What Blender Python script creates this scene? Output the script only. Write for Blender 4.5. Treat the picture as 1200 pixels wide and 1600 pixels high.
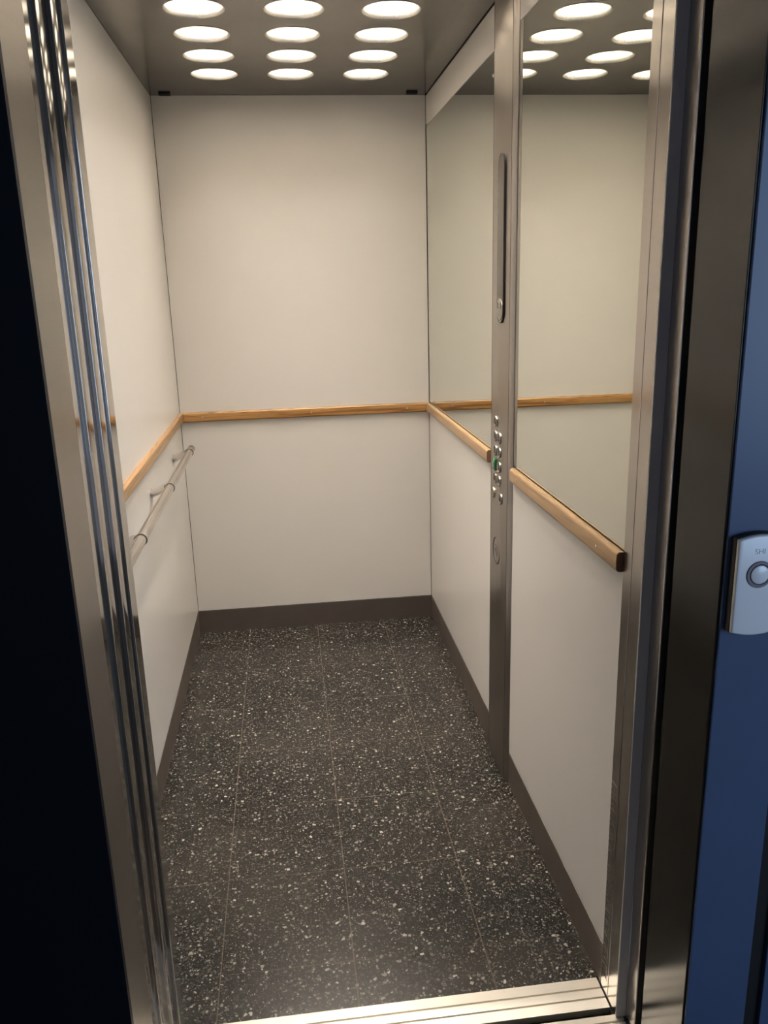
import bpy, bmesh, math, random
from mathutils import Vector, Matrix, Euler
random.seed(7)
for o in list(bpy.data.objects): bpy.data.objects.remove(o)
S = bpy.context.scene
COL = S.collection
PI = math.pi

# ------------------------------------------------------------------ camera
cam = bpy.data.cameras.new('camera'); cam.sensor_fit = 'VERTICAL'; cam.sensor_height = 36
cam.lens = 1282.49 * 36 / 1600; cam.clip_start = 0.02
co = bpy.data.objects.new('camera', cam); COL.objects.link(co)
co.location = (0.438, -3.4118, 1.4527); co.rotation_euler = (1.3007, 0.027, -0.1209)
S.camera = co

# ------------------------------------------------------------------ exposure, world, assumed daylight of the hall
S.view_settings.view_transform = 'Standard'; S.view_settings.look = 'None'
S.view_settings.gamma = 1; S.view_settings.use_curve_mapping = False
S.view_settings.exposure = 0.0
LAMP = 140.0          # radiance of the downlight lamps
HALL = 38.0           # watts of the added lamp for assumed hall daylight
w = bpy.data.worlds.new('world'); S.world = w; w.use_nodes = True
w.node_tree.nodes['Background'].inputs[0].default_value = (0.66, 0.72, 0.90, 1)
w.node_tree.nodes['Background'].inputs[1].default_value = 0.25

def area(name, loc, target, sx, sy, power, col):
    l = bpy.data.lights.new(name, 'AREA'); l.shape = 'RECTANGLE'; l.size = sx; l.size_y = sy
    l.energy = power; l.color = col
    o = bpy.data.objects.new(name, l); COL.objects.link(o); o.location = loc
    o.rotation_euler = (Vector(target) - Vector(loc)).to_track_quat('-Z', 'Y').to_euler()
    return o
area('hall_daylight_assumed', (3.1, -5.0, 1.45), (1.1, -2.35, 1.2), 1.8, 1.7, HALL, (0.50, 0.70, 1.0))  # area lamp added behind the camera for assumed bluish daylight; no window modelled

# ------------------------------------------------------------------ measurements
W, H = 1.0316, 2.15          # cabin width, height
HB = 0.102                   # baseboard height
MT = 2.039                   # top of mirrors
RZ0, RZ1 = 0.932, 0.971      # wooden rail
YF = -2.033                  # end of cabin floor
YL = -2.35                   # landing wall plane
XL = 0.158                   # left edge of the opening

# ------------------------------------------------------------------ materials
def newmat(name):
    m = bpy.data.materials.new(name); m.use_nodes = True
    return m, m.node_tree, m.node_tree.nodes['Principled BSDF']
def N(nt, t, **kw):
    n = nt.nodes.new(t)
    for k, v in kw.items(): setattr(n, k, v)
    return n
def mapping(nt, scale, loc=(0, 0, 0)):
    tc = N(nt, 'ShaderNodeTexCoord'); mp = N(nt, 'ShaderNodeMapping')
    mp.inputs['Scale'].default_value = scale; mp.inputs['Location'].default_value = loc
    nt.links.new(tc.outputs['Object'], mp.inputs[0]); return mp.outputs[0]
def ramp(nt, fac, stops, interp='LINEAR'):
    r = N(nt, 'ShaderNodeValToRGB'); r.color_ramp.interpolation = interp
    e = r.color_ramp.elements
    while len(e) < len(stops): e.new(0.5)
    for i, (p, c) in enumerate(stops):
        e[i].position = p; e[i].color = (c[0], c[1], c[2], 1) if len(c) == 3 else c
    nt.links.new(fac, r.inputs[0]); return r.outputs[0]
def mixc(nt, fac, a, b, mode='MIX'):
    m = N(nt, 'ShaderNodeMix', data_type='RGBA', blend_type=mode)
    for k, v in ((0, fac), (6, a), (7, b)):
        if hasattr(v, 'links') or isinstance(v, bpy.types.NodeSocket): nt.links.new(v, m.inputs[k])
        elif isinstance(v, tuple): m.inputs[k].default_value = (*v, 1)
        else: m.inputs[k].default_value = v
    return m.outputs[2]
def mathn(nt, op, a, b=None):
    m = N(nt, 'ShaderNodeMath', operation=op)
    for k, v in ((0, a), (1, b)):
        if v is None: continue
        if isinstance(v, bpy.types.NodeSocket): nt.links.new(v, m.inputs[k])
        else: m.inputs[k].default_value = v
    return m.outputs[0]

def plain(name, col, rough=0.5, metal=0.0, spec=0.5, noise=0.0):
    m, nt, b = newmat(name)
    b.inputs['Base Color'].default_value = (*col, 1)
    b.inputs['Roughness'].default_value = rough; b.inputs['Metallic'].default_value = metal
    b.inputs['Specular IOR Level'].default_value = spec
    if noise:
        n = N(nt, 'ShaderNodeTexNoise'); n.inputs['Scale'].default_value = 6; n.inputs['Detail'].default_value = 5
        nt.links.new(mapping(nt, (1, 1, 1)), n.inputs['Vector'])
        d = tuple(c * (1 - noise) for c in col)
        nt.links.new(ramp(nt, n.outputs[0], [(0.35, d), (0.65, col)]), b.inputs['Base Color'])
    return m

def steel(name, col, rough, aniso=0.5, rot=0.0, axis='Z', brush=(3, 3, 300), var=0.06, bump=0.02, smudge=0.12):
    """brushed stainless: fine streaks along the grain plus soft smudges"""
    m, nt, b = newmat(name)
    b.inputs['Metallic'].default_value = 1
    n = N(nt, 'ShaderNodeTexNoise'); n.inputs['Scale'].default_value = 1; n.inputs['Detail'].default_value = 3
    nt.links.new(mapping(nt, brush), n.inputs['Vector'])
    s = N(nt, 'ShaderNodeTexNoise'); s.inputs['Scale'].default_value = 7; s.inputs['Detail'].default_value = 4
    nt.links.new(mapping(nt, (1, 1, 0.5)), s.inputs['Vector'])
    c = mixc(nt, n.outputs[0], tuple(x * 0.94 for x in col), tuple(min(1, x * 1.05) for x in col))
    c = mixc(nt, ramp(nt, s.outputs[0], [(0.35, (0, 0, 0)), (0.75, (1, 1, 1))]), c, mixc(nt, 1.0, c, (1 - smudge, 1 - smudge, 1 - smudge), 'MULTIPLY'))
    nt.links.new(c, b.inputs['Base Color'])
    r = mathn(nt, 'MULTIPLY_ADD', s.outputs[0], var); r.node.inputs[2].default_value = rough - var / 2
    nt.links.new(r, b.inputs['Roughness'])
    b.inputs['Anisotropic'].default_value = aniso; b.inputs['Anisotropic Rotation'].default_value = rot
    t = N(nt, 'ShaderNodeTangent', direction_type='RADIAL', axis=axis)
    nt.links.new(t.outputs[0], b.inputs['Tangent'])
    if bump:
        bp = N(nt, 'ShaderNodeBump'); bp.inputs['Strength'].default_value = bump; bp.inputs['Distance'].default_value = 0.001
        nt.links.new(n.outputs[0], bp.inputs['Height']); nt.links.new(bp.outputs[0], b.inputs['Normal'])
    return m

def laminate():
    m, nt, b = newmat('white_laminate')
    n = N(nt, 'ShaderNodeTexNoise'); n.inputs['Scale'].default_value = 1.5; n.inputs['Detail'].default_value = 3
    nt.links.new(mapping(nt, (1, 1, 1)), n.inputs['Vector'])
    nt.links.new(ramp(nt, n.outputs[0], [(0.3, (0.73, 0.70, 0.665)), (0.7, (0.76, 0.73, 0.69))]), b.inputs['Base Color'])
    b.inputs['Roughness'].default_value = 0.33; b.inputs['Specular IOR Level'].default_value = 0.35
    g = N(nt, 'ShaderNodeTexNoise'); g.inputs['Scale'].default_value = 700
    nt.links.new(mapping(nt, (1, 1, 1)), g.inputs['Vector'])
    bp = N(nt, 'ShaderNodeBump'); bp.inputs['Strength'].default_value = 0.05; bp.inputs['Distance'].default_value = 0.0005
    nt.links.new(g.outputs[0], bp.inputs['Height']); nt.links.new(bp.outputs[0], b.inputs['Normal'])
    return m

def oak(name, axis, light=0.0):
    m, nt, b = newmat(name)
    long, cross = 1.3, 26
    sc = (long, cross, cross) if axis == 'X' else (cross, long, cross)
    v = mapping(nt, sc, (random.random() * 9, random.random() * 9, 3.1))
    n = N(nt, 'ShaderNodeTexNoise'); n.inputs['Scale'].default_value = 1.0; n.inputs['Detail'].default_value = 2
    n.inputs['Distortion'].default_value = 0.8
    nt.links.new(v, n.inputs['Vector'])
    rings = mathn(nt, 'SINE', mathn(nt, 'MULTIPLY', n.outputs[0], 46.0))
    fs = (9, 700, 700) if axis == 'X' else (700, 9, 700)
    f = N(nt, 'ShaderNodeTexNoise'); f.inputs['Scale'].default_value = 1.0; f.inputs['Detail'].default_value = 3
    nt.links.new(mapping(nt, fs), f.inputs['Vector'])
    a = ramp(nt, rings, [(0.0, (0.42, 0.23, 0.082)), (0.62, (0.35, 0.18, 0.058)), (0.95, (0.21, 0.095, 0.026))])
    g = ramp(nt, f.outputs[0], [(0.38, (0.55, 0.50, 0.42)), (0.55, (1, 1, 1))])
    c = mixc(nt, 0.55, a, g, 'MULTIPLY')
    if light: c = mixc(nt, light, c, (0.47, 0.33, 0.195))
    nt.links.new(c, b.inputs['Base Color'])
    b.inputs['Roughness'].default_value = 0.34
    bp = N(nt, 'ShaderNodeBump'); bp.inputs['Strength'].default_value = 0.12; bp.inputs['Distance'].default_value = 0.0008
    nt.links.new(f.outputs[0], bp.inputs['Height']); nt.links.new(bp.outputs[0], b.inputs['Normal'])
    return m

def terrazzo():
    m, nt, b = newmat('terrazzo_tiles')
    base = mapping(nt, (1, 1, 1))
    dn = N(nt, 'ShaderNodeTexNoise'); dn.inputs['Scale'].default_value = 110; dn.inputs['Detail'].default_value = 2
    nt.links.new(base, dn.inputs['Vector'])
    dv = N(nt, 'ShaderNodeVectorMath', operation='MULTIPLY_ADD')
    nt.links.new(dn.outputs['Color'], dv.inputs[0]); dv.inputs[1].default_value = (0.011, 0.011, 0.0)
    nt.links.new(base, dv.inputs[2])
    col = None
    bn = N(nt, 'ShaderNodeTexNoise'); bn.inputs['Scale'].default_value = 2.6; bn.inputs['Detail'].default_value = 5
    nt.links.new(base, bn.inputs['Vector'])
    matrix = ramp(nt, bn.outputs[0], [(0.36, (0.008, 0.0075, 0.007)), (0.64, (0.019, 0.0165, 0.014))])
    col = matrix
    for scale, keep, thr, pal in ((280, 0.50, 0.34, ((0.024, 0.022, 0.019), (0.055, 0.051, 0.045), (0.16, 0.15, 0.13))),
                                  (165, 0.64, 0.36, ((0.030, 0.028, 0.024), (0.08, 0.075, 0.065), (0.28, 0.265, 0.23))),
                                  (98, 0.84, 0.36, ((0.04, 0.037, 0.032), (0.11, 0.103, 0.09), (0.38, 0.36, 0.32)))):
        v = N(nt, 'ShaderNodeTexVoronoi', voronoi_dimensions='2D', feature='F1')
        v.inputs['Scale'].default_value = scale
        nt.links.new(dv.outputs[0], v.inputs['Vector'])
        sp = N(nt, 'ShaderNodeSeparateColor'); nt.links.new(v.outputs['Color'], sp.inputs[0])
        size = mathn(nt, 'MULTIPLY', sp.outputs[2], thr)
        inside = mathn(nt, 'LESS_THAN', v.outputs['Distance'], mathn(nt, 'ADD', size, 0.10))
        mask = mathn(nt, 'MULTIPLY', inside, mathn(nt, 'GREATER_THAN', sp.outputs[0], keep))
        chip = ramp(nt, sp.outputs[1], [(0.0, pal[0]), (0.6, pal[1]), (0.97, pal[2])])
        col = mixc(nt, mask, col, chip)
    # grout joints between the tiles
    sx = N(nt, 'ShaderNodeSeparateXYZ'); nt.links.new(base, sx.inputs[0])
    def joint(o, off, pitch, wd):
        t = mathn(nt, 'DIVIDE', mathn(nt, 'SUBTRACT', o, off), pitch)
        t = mathn(nt, 'ABSOLUTE', mathn(nt, 'SUBTRACT', mathn(nt, 'FRACT', mathn(nt, 'ADD', t, 50.5)), 0.5))
        return mathn(nt, 'LESS_THAN', t, wd / pitch / 2)
    jx = joint(sx.outputs[0], 0.2195, 0.2945, 0.0022)
    jy = joint(sx.outputs[1], -0.405, 0.3008, 0.0024)
    fade = N(nt, 'ShaderNodeTexNoise'); fade.inputs['Scale'].default_value = 5; nt.links.new(base, fade.inputs['Vector'])
    fy = ramp(nt, fade.outputs[0], [(0.40, (0.12, 0.12, 0.12)), (0.60, (0.85, 0.85, 0.85))])
    col = mixc(nt, mathn(nt, 'MULTIPLY', jy, fy), col, (0.10, 0.082, 0.062))
    col = mixc(nt, mathn(nt, 'MULTIPLY', jx, 0.8), col, (0.10, 0.08, 0.06))
    # dusty film, thinner where it was wiped
    dust = ramp(nt, bn.outputs[0], [(0.4, (0.0, 0.0, 0.0)), (0.6, (0.03, 0.03, 0.03))])
    col = mixc(nt, dust, col, (0.10, 0.083, 0.067))
    nt.links.new(col, b.inputs['Base Color'])
    b.inputs['Roughness'].default_value = 0.255
    b.inputs['Specular IOR Level'].default_value = 0.28
    return m

def emit(name, col, strength):
    m, nt, b = newmat(name)
    b.inputs['Base Color'].default_value = (*col, 1)
    b.inputs['Emission Color'].default_value = (*col, 1); b.inputs['Emission Strength'].default_value = strength
    return m

M = dict(
    lam=laminate(),
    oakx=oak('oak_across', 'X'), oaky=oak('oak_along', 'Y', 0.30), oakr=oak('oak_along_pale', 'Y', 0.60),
    oakend=plain('oak_end_grain', (0.20, 0.10, 0.04), 0.55, noise=0.4),
    floor=terrazzo(),
    ceil=steel('ceiling_sheet', (0.18, 0.168, 0.155), 0.16, 0.0, brush=(260, 4, 1), var=0.06, bump=0.0, smudge=0.15),
    base=steel('baseboard_steel', (0.43, 0.375, 0.335), 0.42, 0.3, brush=(4, 4, 300), var=0.10),
    jamb=steel('brushed_steel', (0.58, 0.54, 0.50), 0.20, 0.5),
    frame=steel('frame_steel', (0.44, 0.41, 0.375), 0.33, 0.55, bump=0.0),
    bright=steel('polished_steel', (0.56, 0.535, 0.50), 0.10, 0.3, bump=0.0, var=0.03),
    dark_jamb=plain('dark_bronze_anodised', (0.007, 0.0065, 0.006), 0.18, 0.0, 0.28, noise=0.2),
    panel=steel('column_steel', (0.46, 0.425, 0.39), 0.31, 0.5, brush=(300, 300, 3), bump=0.0, smudge=0.06, var=0.03),
    btn=steel('button_steel', (0.42, 0.39, 0.355), 0.34, 0.0, bump=0),
    chrome=plain('chrome', (0.78, 0.75, 0.71), 0.22, 1.0),
    tube=steel('satin_tube_steel', (0.74, 0.71, 0.67), 0.24, 0.0, brush=(300, 4, 300)),
    alu=steel('sill_aluminium', (0.86, 0.82, 0.74), 0.42, 0.3, brush=(4, 300, 300), var=0.15, smudge=0.2),
    mirror=plain('mirror_glass', (0.86, 0.875, 0.80), 0.0, 1.0),
    black=plain('black_rubber', (0.010, 0.010, 0.011), 0.55),
    joint=plain('dark_joint', (0.07, 0.06, 0.05), 0.7),
    smoke=plain('smoked_display', (0.045, 0.036, 0.030), 0.24, 0.0, 0.4),
    glyph=plain('engraved_black', (0.02, 0.015, 0.012), 0.5),
    seam=plain('seam_brown', (0.10, 0.08, 0.06), 0.4, 0.6),
    brass=plain('brass_tinted_steel', (0.55, 0.50, 0.36), 0.3, 1.0),
    green=plain('green_plastic', (0.01, 0.12, 0.035), 0.2),
    cup=plain('reflector_metal', (0.93, 0.90, 0.84), 0.28, 0.85),
    lamp=emit('lamp_glass', (1.0, 0.91, 0.81), LAMP),
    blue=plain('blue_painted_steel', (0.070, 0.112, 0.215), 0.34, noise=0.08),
    blue_shaded=plain('blue_paint_in_shade', (0.0045, 0.0075, 0.012), 0.45, 0.0, 0.15),  # shade of the left landing wall put into its colour, near black
    silver=plain('silver_plastic', (0.90, 0.92, 0.94), 0.28, 0.05),
    lipgrey=plain('grey_edge_profile', (0.62, 0.61, 0.62), 0.35),
    print=plain('pale_grey_print', (0.45, 0.48, 0.53), 0.4),
    ring=plain('grey_ring', (0.22, 0.21, 0.24), 0.35, 0.3),
    stone=plain('landing_stone', (0.10, 0.085, 0.07), 0.4, noise=0.3),
)

# ------------------------------------------------------------------ builders (all coordinates are world metres)
def bm_box(bm, x0, x1, y0, y1, z0, z1, bev=0.0, seg=2):
    t = bmesh.new(); bmesh.ops.create_cube(t, size=1)
    bmesh.ops.scale(t, vec=(abs(x1 - x0), abs(y1 - y0), abs(z1 - z0)), verts=t.verts)
    if bev: bmesh.ops.bevel(t, geom=t.edges[:], offset=bev, segments=seg, profile=0.5, affect='EDGES')
    bmesh.ops.translate(t, vec=((x0 + x1) / 2, (y0 + y1) / 2, (z0 + z1) / 2), verts=t.verts)
    me = bpy.data.meshes.new('t'); t.to_mesh(me); bm.from_mesh(me); bpy.data.meshes.remove(me); t.free()
    return bm
def bx(*a, **k): return bm_box(bmesh.new(), *a, **k)
def bm_prism(bm, pts, axis, a, b):
    """extrude a 2-D outline along axis from a to b; pts are the two other coordinates in xyz order"""
    def P(p, t):
        q = list(p); q.insert('XYZ'.index(axis), t); return q
    A = [bm.verts.new(P(p, a)) for p in pts]; B = [bm.verts.new(P(p, b)) for p in pts]
    bm.faces.new(A); bm.faces.new(B[::-1])
    n = len(pts)
    for i in range(n): bm.faces.new((A[i], B[i], B[(i + 1) % n], A[(i + 1) % n]))
    bmesh.ops.recalc_face_normals(bm, faces=bm.faces[:])
    return bm
def bm_lathe(bm, prof, mat, n=48, closed=True):
    """revolve (r,h) profile about local Z, then transform by mat"""
    rows = []
    for r, h in prof:
        if r < 1e-6: rows.append([bm.verts.new(mat @ Vector((0, 0, h)))] * n)
        else: rows.append([bm.verts.new(mat @ Vector((r * math.cos(2 * PI * i / n), r * math.sin(2 * PI * i / n), h))) for i in range(n)])
    for a, b in zip(rows, rows[1:]):
        for i in range(n):
            q = [a[i], a[(i + 1) % n], b[(i + 1) % n], b[i]]
            u = []
            for v in q:
                if v not in u: u.append(v)
            if len(u) > 2: bm.faces.new(u)
    bmesh.ops.recalc_face_normals(bm, faces=bm.faces[:])
    return bm
def bm_tube(bm, pts, radii, n=20):
    pts = [Vector(p) for p in pts]
    if not isinstance(radii, (list, tuple)): radii = [radii] * len(pts)
    rows = []; up = Vector((0.13, 0.21, 0.97))
    for i, p in enumerate(pts):
        d = (pts[min(i + 1, len(pts) - 1)] - pts[max(i - 1, 0)]).normalized()
        u = d.cross(up).normalized(); v = d.cross(u).normalized()
        rows.append([bm.verts.new(p + radii[i] * (math.cos(2 * PI * k / n) * u + math.sin(2 * PI * k / n) * v)) for k in range(n)])
    for a, b in zip(rows, rows[1:]):
        for k in range(n): bm.faces.new((a[k], a[(k + 1) % n], b[(k + 1) % n], b[k]))
    bm.faces.new(rows[0]); bm.faces.new(rows[-1])
    bmesh.ops.recalc_face_normals(bm, faces=bm.faces[:])
    return bm
def xmat(c, d):
    """local Z axis turned to direction d, placed at c"""
    return Matrix.Translation(Vector(c)) @ Vector(d).to_track_quat('Z', 'Y').to_matrix().to_4x4()

def worldloc(o):
    v = Vector((0, 0, 0))
    while o: v += o.location; o = o.parent
    return v
def obj(name, bm, mat, parent=None, loc=None, smooth=None):
    me = bpy.data.meshes.new(name)
    if isinstance(bm, bpy.types.Mesh): me = bm
    else: bm.to_mesh(me); bm.free()
    o = bpy.data.objects.new(name, me); COL.objects.link(o)
    if parent:
        o.parent = parent; off = worldloc(parent)
    else:
        if loc is None:
            c = [v.co for v in me.vertices]
            loc = ((min(v.x for v in c) + max(v.x for v in c)) / 2, (min(v.y for v in c) + max(v.y for v in c)) / 2, min(v.z for v in c))
        off = Vector(loc); o.location = loc
    me.transform(Matrix.Translation(-off))
    for m in (mat if isinstance(mat, list) else [mat]): me.materials.append(m)
    if smooth is not None:
        for p in me.polygons: p.use_smooth = True
        me.set_sharp_from_angle(angle=math.radians(smooth))
    return o
def tag(o, label, cat, group=None):
    o['label'] = label; o['category'] = cat
    if group: o['group'] = group
    return o
def thing(name, loc, label, cat, group=None):
    o = bpy.data.objects.new(name, None); COL.objects.link(o); o.location = loc; o.empty_display_size = 0.05
    return tag(o, label, cat, group)
def struct(name, bm, mat, parent=None, **k):
    o = obj(name, bm, mat, parent, **k)
    if not parent: o['kind'] = 'structure'
    return o
def text_mesh(s, size, M4, extrude=0.0004):
    cu = bpy.data.curves.new('t', 'FONT'); cu.body = s; cu.size = size; cu.extrude = extrude; cu.offset = size * 0.02 if size > 0.015 else -size * 0.02
    cu.align_x = 'CENTER'; cu.align_y = 'CENTER'
    t = bpy.data.objects.new('t', cu); COL.objects.link(t)
    dg = bpy.context.evaluated_depsgraph_get(); dg.update()
    me = bpy.data.meshes.new_from_object(t.evaluated_get(dg))
    bpy.data.objects.remove(t)
    me.transform(M4); me.materials.clear()
    return me
# text frame on a surface facing -X (seen from inside the cabin): right = -Y, up = +Z, out = -X
def face_negx(x, y, z): return Matrix(((0, 0, -1, x), (-1, 0, 0, y), (0, 1, 0, z), (0, 0, 0, 1)))
def face_negy(x, y, z): return Matrix(((1, 0, 0, x), (0, 0, -1, y), (0, 1, 0, z), (0, 0, 0, 1)))

# ================================================================== SETTING
G = 0.0015
struct('floor', bx(-0.02, W + 0.02, YF, 0.02, -0.03, 0), M['floor'], loc=(0, 0, 0))
wl = struct('wall_left', bx(-0.03, -0.012, -2.045, 0.012, 0.0, H), M['joint'])
struct('panel', bx(-0.012, 0, -2.045, -G, HB + G, H - 0.001, bev=0.0006), M['lam'], wl)
wb = struct('wall_back', bx(-0.03, W + 0.03, 0.012, 0.03, 0.0, H), M['joint'])
struct('panel', bx(G, W - G, 0, 0.012, HB + G, H - 0.0004, bev=0.0006), M['lam'], wb)
wr = struct('wall_right', bx(W + 0.014, W + 0.03, -2.05, 0.012, 0.0, H), M['joint'])
CY0, CY1 = -1.104, -1.306    # control column along y
for a, b in ((-G, CY0 + 0.001), (CY1 - 0.001, -2.052)):
    struct('lower_panel', bx(W, W + 0.012, b, a, HB + G, RZ1 - 0.004, bev=0.0006), M['lam'], wr)
    struct('upper_panel', bx(W, W + 0.012, b, a, MT + G, H - 0.004, bev=0.0006), M['lam'], wr)
struct('baseboard_back', bx(0.001, W - 0.001, -0.001, 0.011, 0, HB, bev=0.0005), M['base'])
struct('baseboard_left', bx(-0.011, 0.001, -2.045, -0.003, 0, HB, bev=0.0005), M['base'])
br = struct('baseboard_right', bx(W - 0.001, W + 0.011, CY0 + 0.001, -0.003, 0, HB, bev=0.0005), M['base'])
struct('front_section', bx(W - 0.001, W + 0.011, -2.05, CY1 - 0.001, 0, HB, bev=0.0005), M['base'], br)

# ceiling sheet with a round opening for every downlight
CX = (0.258, 0.514, 0.770); CYS = [-0.315 - 0.2265 * i for i in range(7)]; RH = 0.0775
def ceiling():
    bm = bmesh.new(); z = H
    xs = [-0.02, 0.386, 0.642, W + 0.02]; ys = [CYS[0] + 0.11325 - 0.2265 * i for i in range(8)]
    for i, cx in enumerate(CX):
        for j, cy in enumerate(CYS):
            x0, x1, y0, y1 = xs[i], xs[i + 1], ys[j + 1], ys[j]
            angs = sorted([2 * PI * k / 64 for k in range(64)] + [math.atan2(y - cy, x - cx) % (2 * PI) for x in (x0, x1) for y in (y0, y1)])
            I, O = [], []
            for a in angs:
                c, s = math.cos(a), math.sin(a)
                tx = ((x1 - cx) / c) if c > 1e-9 else ((x0 - cx) / c if c < -1e-9 else 1e9)
                ty = ((y1 - cy) / s) if s > 1e-9 else ((y0 - cy) / s if s < -1e-9 else 1e9)
                t = min(tx, ty)
                I.append(bm.verts.new((cx + RH * c, cy + RH * s, z))); O.append(bm.verts.new((cx + t * c, cy + t * s, z)))
            n = len(angs)
            for k in range(n): bm.faces.new((I[k], I[(k + 1) % n], O[(k + 1) % n], O[k]))
    bmesh.ops.recalc_face_normals(bm, faces=bm.faces[:])
    for f in bm.faces:
        if f.normal.z > 0: f.normal_flip()
    bm_box(bm, -0.02, W + 0.02, ys[0], 0.02, z, z + 0.004)
    bm_box(bm, -0.02, W + 0.02, -2.10, ys[-1], z, z + 0.004)
    bm_box(bm, -0.04, W + 0.04, -2.10, 0.03, z + 0.145, z + 0.16)
    return bm
struct('ceiling', ceiling(), M['ceil'], loc=(0, 0, H))

# front of the cabin: returns, header
wf = struct('wall_front', bx(0.0, XL, -2.080, -2.035, 0.0, H, bev=0.0008), M['bright'])
struct('header', bx(-0.02, W + 0.05, -2.080, -2.036, 2.09, H + 0.12), M['jamb'], wf)
struct('return', bx(W - 0.0016, W + 0.05, -2.0885, -2.053, 0.0, 2.09, bev=0.001), M['jamb'], wf)
struct('return', bx(W - 0.0016, W + 0.0145, -2.133, -2.0900, 0.0, 2.09, bev=0.0015), M['jamb'], wf)
struct('lip', bx(W + 0.0145, W + 0.019, -2.1345, -2.0900, 0.0, 2.09, bev=0.0012), M['jamb'], wf)
struct('lip_face', bx(W - 0.0014, W + 0.0188, -2.1356, -2.1332, 0.0, 2.09, bev=0.0006), M['lipgrey'], wf)
struct('strike_plate', bx(W + 0.018, W + 0.05, -2.178, -2.1365, 0.0, 2.09, bev=0.002), M['jamb'], wf)
vent = obj('vent_grille', bx(W - 0.0021, W - 0.001, -2.0795, -2.0565, 0.035, 0.50, bev=0.0003), M['jamb'], wf)
sl = bmesh.new()
for i in range(38):
    z = 0.041 + i * 0.0120
    bm_box(sl, W - 0.0023, W - 0.0015, -2.0785, -2.0575, z, z + 0.0036)
obj('vent_slot', sl, M['joint'], vent)

# landing: door frame, walls, floor, header
df = struct('door_1', bx(0.02, 0.1450, YL, -2.238, -0.0, 2.12, bev=0.0003), M['frame'])
struct('inner_strip', bx(0.02, 0.1447, -2.2362, -2.196, 0.0, 2.12, bev=0.0003), M['bright'], df)
struct('right_jamb', bx(1.0500, 1.09, YL, -2.2045, 0.0, 2.12, bev=0.001), M['dark_jamb'], df)
struct('frame_header', bx(0.02, 1.09, YL, -2.2045, 2.12, 2.30), M['jamb'], df)
struct('gap_seal', bx(1.062, 1.09, -2.204, -2.179, 0.0, 2.12), M['black'], df)
wll = struct('wall_landing_left', bx(-0.9, 0.1449, YL - 0.012, YL - 0.0005, -0.0, 2.6), M['blue_shaded'])
wlr = struct('wall_landing_right', bx(1.0535, 1.162, YL - 0.004, YL + 0.03, -0.0, 2.6, bev=0.0015), M['blue'])
struct('shadow_joint', bx(1.1625, 1.19, YL + 0.004, YL + 0.03, -0.0, 2.6), M['black'], wlr)
struct('outer_panel', bx(1.1905, 2.4, YL - 0.004, YL + 0.03, -0.0, 2.6, bev=0.0015), M['blue'], wlr)
struct('wall_landing_top', bx(0.1435, 1.0535, YL - 0.004, YL + 0.03, 2.13, 2.6), M['blue'])
struct('floor_landing', bx(-0.9, 2.4, -5.6, YL, -0.03, -0.001), M['stone'])
struct('ceiling_landing_unseen', bx(-0.9, 2.4, -5.6, YL, 2.6, 2.63), M['stone'])  # unseen, added to keep overhead light out of the hall
struct('wall_hall_side_unseen', bx(-0.95, -0.9, -5.6, YL, -0.03, 2.6), M['blue_shaded'])  # unseen dark wall, added so light comes only from right and back

# ================================================================== THINGS
# sliding door leaves parked to the left of the opening
def leaf(x1, y0, y1, label):
    t = thing('sliding_door_leaf', (-0.15, (y0 + y1) / 2, 0.004), label, 'elevator door', 'sliding door leaves parked at the left')
    obj('leaf_panel', bx(-0.45, x1, y0, y1, 0.004, 2.115, bev=0.0009, seg=3), M['bright'], t, smooth=40)
    obj('edge_seal', bx(x1 - 0.007, x1 - 0.0005, y0 + 0.0005, y1 - 0.0005, 0.006, 2.113) if False else
        bx(x1 - 0.016, x1 - 0.010, y0 - 0.0012, y0 + 0.002, 0.006, 2.113, bev=0.0005), M['black'], t)
    return t
leaf(0.1550, -2.1325, -2.0815, 'polished steel sliding door leaf edge at left, innermost one next to the cabin wall')
leaf(0.1500, -2.1945, -2.1340, 'polished steel sliding door leaf edge at left, between the inner leaf and the brushed frame')

def sill(name, y0, y1, grooves, label, x0=XL - 0.13, x1=W - 0.004):
    bm = bmesh.new(); prof = [(y1, -0.02), (y1, 0.0)]
    for g in grooves:
        prof += [(g + 0.0022, 0.0), (g + 0.0018, -0.0045), (g - 0.0018, -0.0045), (g - 0.0022, 0.0)]
    prof += [(y0, 0.0), (y0, -0.02)]
    bm_prism(bm, prof, 'X', x0, x1)
    return tag(obj(name, bm, M['alu']), label, 'door sill', 'aluminium door sills')
sill('door_sill', -2.110, YF - 0.0005, (-2.060, -2.084), 'grooved bright aluminium cabin door sill along the front edge of the terrazzo floor')
sill('door_sill', -2.348, -2.128, (-2.145, -2.168, -2.20, -2.235, -2.27, -2.31), 'bright aluminium landing door sill at the bottom edge, in front of the dark gap', x1=1.045)
struct('trim_1', bx(-0.1, 1.1, -2.128, -2.110, -0.05, -0.016), M['black'])
struct('trim_2', bx(W - 0.0038, W + 0.02, -2.20, YF, -0.03, -0.006), M['black'])

struct('trim_leak_block', bx(0.95, 1.12, YL, YF, -0.07, -0.031), M['black'])  # black box added to stop light leaking in under the right jamb
struct('trim_4', bx(1.0455, 1.09, YL, -2.14, -0.03, 0.0), M['black'])

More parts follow.
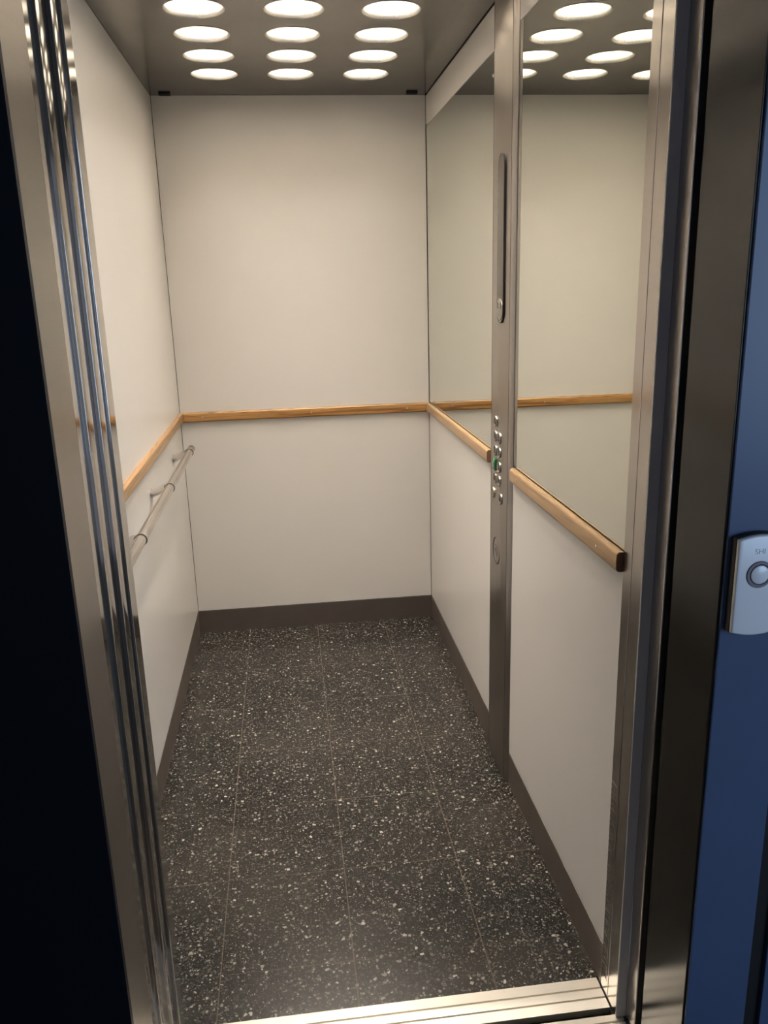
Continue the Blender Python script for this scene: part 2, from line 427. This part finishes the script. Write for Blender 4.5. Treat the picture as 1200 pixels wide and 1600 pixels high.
# wooden bumper rails
def rail_profile(sgn, base):
    """D-shaped cross-section: (offset from wall, z)"""
    T = 0.0135; R = 0.0075
    pts = [(0.0, RZ0)]
    for i in range(7):
        a = -PI / 2 + PI / 2 * i / 6
        pts.append((T - R + R * math.cos(a), RZ0 + R + R * math.sin(a)))
    pts.append((T + 0.0006, (RZ0 + RZ1) / 2))
    for i in range(7):
        a = PI / 2 * i / 6
        pts.append((T - R + R * math.cos(a), RZ1 - R + R * math.sin(a)))
    pts.append((0.0, RZ1))
    return [(base + sgn * p[0], p[1]) for p in pts]
def screw(parent, c, d):
    bm = bm_lathe(bmesh.new(), [(0.0, 0.0008), (0.0028, 0.0006), (0.0034, 0.0), (0.0034, -0.001)], xmat(c, d), 16)
    obj('screw', bm, M['chrome'], parent, smooth=40)
def rail(axis, a, b, sgn, base, mat, screws, label, ends=()):
    mid = (a + b) / 2
    loc = (base, mid, RZ0) if axis == 'Y' else (mid, base, RZ0)
    t = thing('wooden_rail', loc, label, 'bumper rail', 'oak bumper rails around the cabin')
    bm = bmesh.new(); bm_prism(bm, rail_profile(sgn, base), axis, a, b)
    obj('rail_bar', bm, mat, t, smooth=35)
    for e, s in ends:
        bm = bmesh.new(); pr = [(base + (p[0] - base) * 0.9, (p[1] - 0.9515) * 0.93 + 0.9515) for p in rail_profile(sgn, base)]
        bm_prism(bm, pr, axis, e, e + s * 0.0015); obj('end_grain', bm, M['oakend'], t)
    for s in screws:
        c, d = ((base + sgn * 0.0142, s, 0.9515), (sgn, 0, 0)) if axis == 'Y' else ((s, base + sgn * 0.0142, 0.9515), (0, sgn, 0))
        screw(t, c, d)
    return t
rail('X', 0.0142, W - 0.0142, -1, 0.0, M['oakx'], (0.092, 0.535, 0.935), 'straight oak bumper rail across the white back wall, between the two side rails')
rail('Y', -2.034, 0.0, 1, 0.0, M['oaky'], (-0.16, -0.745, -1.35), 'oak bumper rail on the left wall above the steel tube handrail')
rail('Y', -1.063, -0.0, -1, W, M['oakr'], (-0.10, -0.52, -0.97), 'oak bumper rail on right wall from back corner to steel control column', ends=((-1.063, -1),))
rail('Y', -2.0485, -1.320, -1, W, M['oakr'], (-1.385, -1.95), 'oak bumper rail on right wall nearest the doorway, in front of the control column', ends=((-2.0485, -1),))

# mirrors
for a, b, lab in ((-G - 0.001, CY0 + 0.002, 'narrow visible wall mirror on the right between back corner and control column'),
                  (CY1 - 0.003, -2.052, 'large wall mirror on the right between control column and door jamb, reflecting ceiling spots')):
    t = thing('wall_mirror', (W, (a + b) / 2, RZ1), lab, 'mirror', 'mirrors above the oak rail')
    obj('glass', bx(W + 0.0002, W + 0.006, b, a, RZ1 + 0.003, MT, bev=0.0008), M['mirror'], t)
    obj('backing', bx(W + 0.006, W + 0.012, b, a, RZ1 - 0.002, MT), M['joint'], t)

# handrail on the left wall
HX, HZ, HR = 0.076, 0.888, 0.0132
hr = thing('handrail', (0.0, -1.1, HZ - 0.05), 'satin steel tube handrail on brackets on the left wall below oak rail', 'handrail')
obj('tube', bm_tube(bmesh.new(), [(HX, -1.95, HZ), (HX, -0.40, HZ)], HR, 32), M['tube'], hr, smooth=40)
for ye, d in ((-0.40, 1), (-1.95, -1)):
    obj('end_cap', bm_lathe(bmesh.new(), [(0.0, 0.046), (HR - 0.003, 0.046), (HR - 0.0005, 0.043), (HR + 0.0002, 0.0), (HR, -0.002)], xmat((HX, ye, HZ), (0, d, 0)), 32), M['panel'], hr, smooth=40)
for yr in (-0.43, -0.975, -1.50):
    rg = obj('joint_ring', bm_lathe(bmesh.new(), [(HR, -0.004), (HR + 0.0022, -0.0036), (HR + 0.0026, 0.0), (HR + 0.0022, 0.0036), (HR, 0.004)], xmat((HX, yr, HZ), (0, 1, 0)), 32), M['chrome'], hr, smooth=40)
    obj('gap_line', bm_lathe(bmesh.new(), [(HR, -0.0015), (HR + 0.0012, -0.0012), (HR + 0.0012, 0.0012), (HR, 0.0015)], xmat((HX, yr - 0.0055, HZ), (0, 1, 0)), 32), M['seam'], hr)
    bk = bmesh.new()
    path = [(HX - 0.006, yr - 0.002, HZ + 0.0005), (HX - 0.022, yr + 0.028, HZ - 0.008), (0.034, yr + 0.066, HZ - 0.024), (0.0, yr + 0.125, HZ - 0.046)]
    bm_tube(bk, path, [0.0115, 0.011, 0.011, 0.0135], 16)
    br_ = obj('bracket', bk, M['tube'], hr, smooth=50)
    obj('wall_plate', bm_lathe(bmesh.new(), [(0, 0.002), (0.015, 0.002), (0.0165, 0.001), (0.0165, 0)], xmat((0.0, yr + 0.125, HZ - 0.046), (1, 0, 0)), 24), M['tube'], br_, smooth=40)

# control column (operating panel)
XC = W - 0.012
cc = thing('control_column', (W, (CY0 + CY1) / 2, 0.0), 'full height brushed steel control column with round buttons on the right wall', 'control panel')
def column_mesh():
    bm = bmesh.new()
    pts = [(W + 0.013, CY0), (W + 0.0005, CY0), (XC + 0.003, CY0 - 0.001), (XC, CY0 - 0.005)]
    pts += [(XC + 0.0003, CY1 + 0.0135), (XC + 0.0020, CY1 + 0.0103), (XC + 0.0052, CY1 + 0.0064), (XC + 0.0085, CY1 + 0.0032), (XC + 0.0112, CY1 + 0.0010)]
    pts += [(W + 0.0005, CY1 + 0.001), (W + 0.013, CY1 + 0.001)]
    bm_prism(bm, pts, 'Z', 0.001, H - 0.001)
    me = bpy.data.meshes.new('c'); bm.to_mesh(me); bm.free()
    o = bpy.data.objects.new('c', me); COL.objects.link(o)
    cut = bmesh.new()
    bm_lathe(cut, [(0, -0.01), (0.041, -0.01), (0.041, 0.0032), (0, 0.0032)], xmat((XC, -1.180, 0.694), (1, 0, 0)), 40)
    cm = bpy.data.meshes.new('k'); cut.to_mesh(cm); cut.free()
    c = bpy.data.objects.new('k', cm); COL.objects.link(c)
    md = o.modifiers.new('b', 'BOOLEAN'); md.object = c; md.solver = 'EXACT'; md.operation = 'DIFFERENCE'
    dg = bpy.context.evaluated_depsgraph_get(); dg.update()
    r = bpy.data.meshes.new_from_object(o.evaluated_get(dg))
    bpy.data.objects.remove(o); bpy.data.objects.remove(c)
    return r
obj('column_body', column_mesh(), M['panel'], cc, smooth=30)
for ys_, wd in ((CY0 - 0.0075, 0.0035), (CY1 + 0.0150, 0.0022)):
    e_ = obj('edge_seam', bx(XC - 0.0002, XC + 0.002, ys_ - wd / 2, ys_ + wd / 2, 0.002, H - 0.002), M['seam'], cc); e_['label'] = 'thin dark vertical seam line'
dp = bmesh.new(); DY = -1.2135
def pill_outline(y, z0, z1, r):
    q = [(y + r * math.cos(PI * k / 24), z1 - r + r * math.sin(PI * k / 24)) for k in range(25)]
    return q + [(y - r * math.cos(PI * k / 24), z0 + r - r * math.sin(PI * k / 24)) for k in range(25)]
bm_prism(dp, pill_outline(DY, 1.345, 1.767, 0.0315), 'X', XC - 0.0052, XC + 0.001)
disp = obj('display_housing', dp, M['black'], cc); disp['label'] = 'raised dark pill shaped display'
dg_ = bmesh.new(); bm_prism(dg_, pill_outline(DY, 1.3456, 1.7664, 0.0309), 'X', XC - 0.0062, XC - 0.0050)
obj('display_glass', dg_, M['smoke'], disp)
ins = obj('indicator_disc', bm_lathe(bmesh.new(), [(0, 0.0012), (0.0272, 0.0012), (0.0282, 0.0006), (0.0284, 0)], xmat((XC - 0.0062, DY, 1.381), (-1, 0, 0)), 40), M['btn'], disp, smooth=30)
mk = bmesh.new(); fx = XC - 0.0062 - 0.0015
for (yy, z0, z1, wd) in ((DY + 0.016, 1.384, 1.399, 0.008), (DY, 1.383, 1.387, 0.003), (DY, 1.393, 1.397, 0.003), (DY - 0.016, 1.384, 1.399, 0.007), (DY, 1.364, 1.368, 0.004)):
    bm_box(mk, fx, fx + 0.0006, yy - wd / 2, yy + wd / 2, z0, z1)
obj('indicator_mark', mk, M['glyph'], disp)

def button(y, z, glyph, mat='btn', gm='glyph', size=0.021, label=None, name='button'):
    c = (XC, y, z)
    bm = bm_lathe(bmesh.new(), [(0, 0.0036), (0.0115, 0.0036), (0.0124, 0.0044), (0.0140, 0.0048), (0.0156, 0.0042), (0.0164, 0.0025), (0.0166, -0.001)], xmat(c, (-1, 0, 0)), 36)
    b = obj(name, bm, M[mat], cc, smooth=50)
    if label: b['label'] = label
    if glyph:
        obj('numeral', text_mesh(glyph, size, face_negx(XC - 0.0040, y, z)), M[gm], b)
    return b
YA, YB = -1.166, -1.210
for y, z, g in ((YA, 1.073, '6'), (YA, 1.032, '4'), (YB, 1.032, '5'), (YA, 0.991, '2'), (YB, 0.991, '3'), (YB, 0.950, '1'), (YA, 0.910, '-2'), (YB, 0.910, '-1')):
    button(y, z, g, size=0.026 if len(g) == 1 else 0.020)
# square green floor button
gb = bx(XC - 0.0075, XC + 0.001, YA - 0.0165, YA + 0.0165, 0.9335, 0.9665, bev=0.003)
g = obj('button', gb, M['green'], cc, smooth=40); g['label'] = 'green square button'
obj('numeral', text_mesh('0', 0.022, face_negx(XC - 0.0079, YA, 0.950)), M['chrome'], g)
b = button(-1.146, 0.862, '', mat='brass', label='yellowish alarm button')
bl = bmesh.new(); bm_prism(bl, [(-1.146 - 0.006, 0.857), (-1.146 + 0.006, 0.857), (-1.146 + 0.003, 0.866), (-1.146 - 0.003, 0.866)], 'X', XC - 0.0044, XC - 0.0030)
obj('bell_symbol', bl, M['brass'], b)
b = button(-1.228, 0.862, '')
for s in (1, -1):
    bl = bmesh.new(); bm_prism(bl, [(-1.228 + s * 0.009, 0.862), (-1.228 + s * 0.0025, 0.869), (-1.228 + s * 0.0025, 0.855)], 'X', XC - 0.0044, XC - 0.0030)
    obj('arrow', bl, M['glyph'], b)
# large shallow disc with a key shaped mark
kd = obj('service_disc', bm_lathe(bmesh.new(), [(0, 0.0010), (0.036, 0.0010), (0.0385, 0.0), (0.0385, -0.003)], xmat((XC + 0.0008, -1.181, 0.693), (-1, 0.03, 0.02)), 48), M['panel'], cc, smooth=30)
km = bmesh.new()
ar = [(-1.179 + 0.004 * 1.0, 0.712), (-1.190, 0.706), (-1.196, 0.694), (-1.192, 0.682), (-1.182, 0.676)]
for p, q_ in zip(ar, ar[1:]):
    bm_tube(km, [(XC - 0.0006, *p), (XC - 0.0006, *q_)], 0.0009, 6)
bm_tube(km, [(XC - 0.0006, -1.168, 0.700), (XC - 0.0006, -1.190, 0.684)], 0.0009, 6)
obj('engraved_mark', km, M['glyph'], kd)

# downlights
def make_downlight():
    t = thing('ceiling_downlight', (0, 0, H), 'round recessed ceiling downlight', 'ceiling light', 'round recessed downlights in the cabin ceiling')
    bm = bmesh.new(); n = 144; rows = []
    for r, h, amp in ((0.0772, 0.0, 0.0), (0.0762, 0.002, 0.0030), (0.0755, 0.012, 0.0034), (0.074, 0.032, 0.0034), (0.070, 0.065, 0.0020), (0.063, 0.105, 0.0006), (0.046, 0.133, 0.0)):
        rows.append([bm.verts.new(((r - amp * (0.5 + 0.5 * math.cos(48 * 2 * PI * i / n))) * math.cos(2 * PI * i / n), (r - amp * (0.5 + 0.5 * math.cos(48 * 2 * PI * i / n))) * math.sin(2 * PI * i / n), h)) for i in range(n)])
    for a, b in zip(rows, rows[1:]):
        for i in range(n): bm.faces.new((b[i], b[(i + 1) % n], a[(i + 1) % n], a[i]))
    for f in bm.faces: f.smooth = True
    me = bpy.data.meshes.new('reflector'); bm.to_mesh(me); bm.free(); me.materials.append(M['cup'])
    o = bpy.data.objects.new('reflector', me); COL.objects.link(o); o.parent = t
    bm = bm_lathe(bmesh.new(), [(0, 0.117), (0.026, 0.118), (0.033, 0.123), (0.035, 0.131), (0.046, 0.132), (0.046, 0.134), (0, 0.134)], Matrix.Identity(4), 40)
    me = bpy.data.meshes.new('lamp'); bm.to_mesh(me); bm.free(); me.materials.append(M['lamp'])
    o = bpy.data.objects.new('lamp', me); COL.objects.link(o); o.parent = t
    bm = bm_lathe(bmesh.new(), [(0.0768, 0.001), (0.0768, -0.0010), (0.0778, -0.0016), (0.0790, -0.0010), (0.0794, 0.001)], Matrix.Identity(4), 64)
    me = bpy.data.meshes.new('rim'); bm.to_mesh(me); bm.free(); me.materials.append(M['chrome'])
    for p in me.polygons: p.use_smooth = True
    o = bpy.data.objects.new('rim', me); COL.objects.link(o); o.parent = t
    return t
d0 = make_downlight()
rown = ['row nearest the back wall', 'second row from the back wall', 'third row from the back wall', 'fourth row from the back wall',
        'fifth row from the back wall, above the picture', 'sixth row from the back wall, above the picture', 'row nearest the doors, above the picture']
coln = ['left', 'middle', 'right']
first = True
for j, cy in enumerate(CYS):
    for i, cx in enumerate(CX):
        if first: t = d0; first = False
        else:
            t = d0.copy(); COL.objects.link(t)
            for ch in d0.children:
                c = ch.copy(); COL.objects.link(c); c.parent = t
        t.location = (cx, cy, H)
        t['label'] = 'glowing round recessed ceiling downlight, %s column, %s' % (coln[i], rown[j])

# small black ceiling clips in the back corners
for cx, cy, lab in ((0.056, -0.032, 'small black rubber clip on the ceiling in the back left corner'), (0.972, -0.042, 'small black rubber clip on the ceiling in the back right corner')):
    t = thing('ceiling_clip', (cx, cy, H), lab, 'clip', 'black clips at the ceiling corners')
    obj('clip_body', bx(cx - 0.021, cx + 0.021, cy - 0.011, cy + 0.011, H - 0.007, H, bev=0.002), M['black'], t)
    obj('clip_slot', bx(cx - 0.015, cx + 0.015, cy - 0.0035, cy + 0.0035, H - 0.0082, H - 0.006, bev=0.0005), M['joint'], t)

# landing call panel on the blue wall
PX0, PX1, PZ0, PZ1, YW = 1.0595, 1.133, 0.948, 1.092, YL - 0.004
cp = thing('call_panel', ((PX0 + PX1) / 2, YW, PZ0), 'silver landing call panel with round button on the blue wall at right edge', 'call button')
def plate(x0, x1, z0, z1, bow, y0, y1, bev):
    bm = bmesh.new(); n = 12
    top = [(x0 + (x1 - x0) * k / n, z1 + bow * (1 - (2 * k / n - 1) ** 2)) for k in range(n + 1)]
    bot = [(x1 - (x1 - x0) * k / n, z0 - bow * (1 - (2 * k / n - 1) ** 2)) for k in range(n + 1)]
    bm_prism(bm, top + bot, 'Y', y0, y1)
    ed = [e for e in bm.edges if all(abs(v.co.y - min(y0, y1)) < 1e-6 for v in e.verts)]
    bmesh.ops.bevel(bm, geom=ed, offset=bev, segments=3, profile=0.5, affect='EDGES')
    return bm
obj('back_housing', plate(PX0, PX1, PZ0, PZ1, 0.006, YW - 0.013, YW, 0.002), M['black'], cp)
obj('face_plate', plate(PX0 + 0.0012, PX1 - 0.0012, PZ0 + 0.0015, PZ1 - 0.0015, 0.006, YW - 0.0195, YW - 0.0132, 0.003), M['silver'], cp, smooth=40)
BX, BZ, BY = 1.0955, 1.038, YW - 0.0195
rg = obj('button_ring', bm_lathe(bmesh.new(), [(0.0150, 0.0006), (0.0160, 0.0016), (0.0195, 0.0016), (0.0205, 0.0002)], xmat((BX, BY, BZ), (0, -1, 0)), 48), M['ring'], cp, smooth=30)
bt = obj('call_button', bm_lathe(bmesh.new(), [(0, 0.0030), (0.0120, 0.0026), (0.0138, 0.0016), (0.0138, -0.001)], xmat((BX, BY, BZ), (0, -1, 0)), 48), M['silver'], cp, smooth=40)
obj('button_gap', bm_lathe(bmesh.new(), [(0, 0.0008), (0.0150, 0.0008), (0.0150, 0.0)], xmat((BX, BY, BZ), (0, -1, 0)), 48), M['black'], bt)
obj('lettering', text_mesh('SHI', 0.0115, face_negy(BX - 0.002, BY - 0.0002, 1.0725), 0.0002), M['print'], cp)
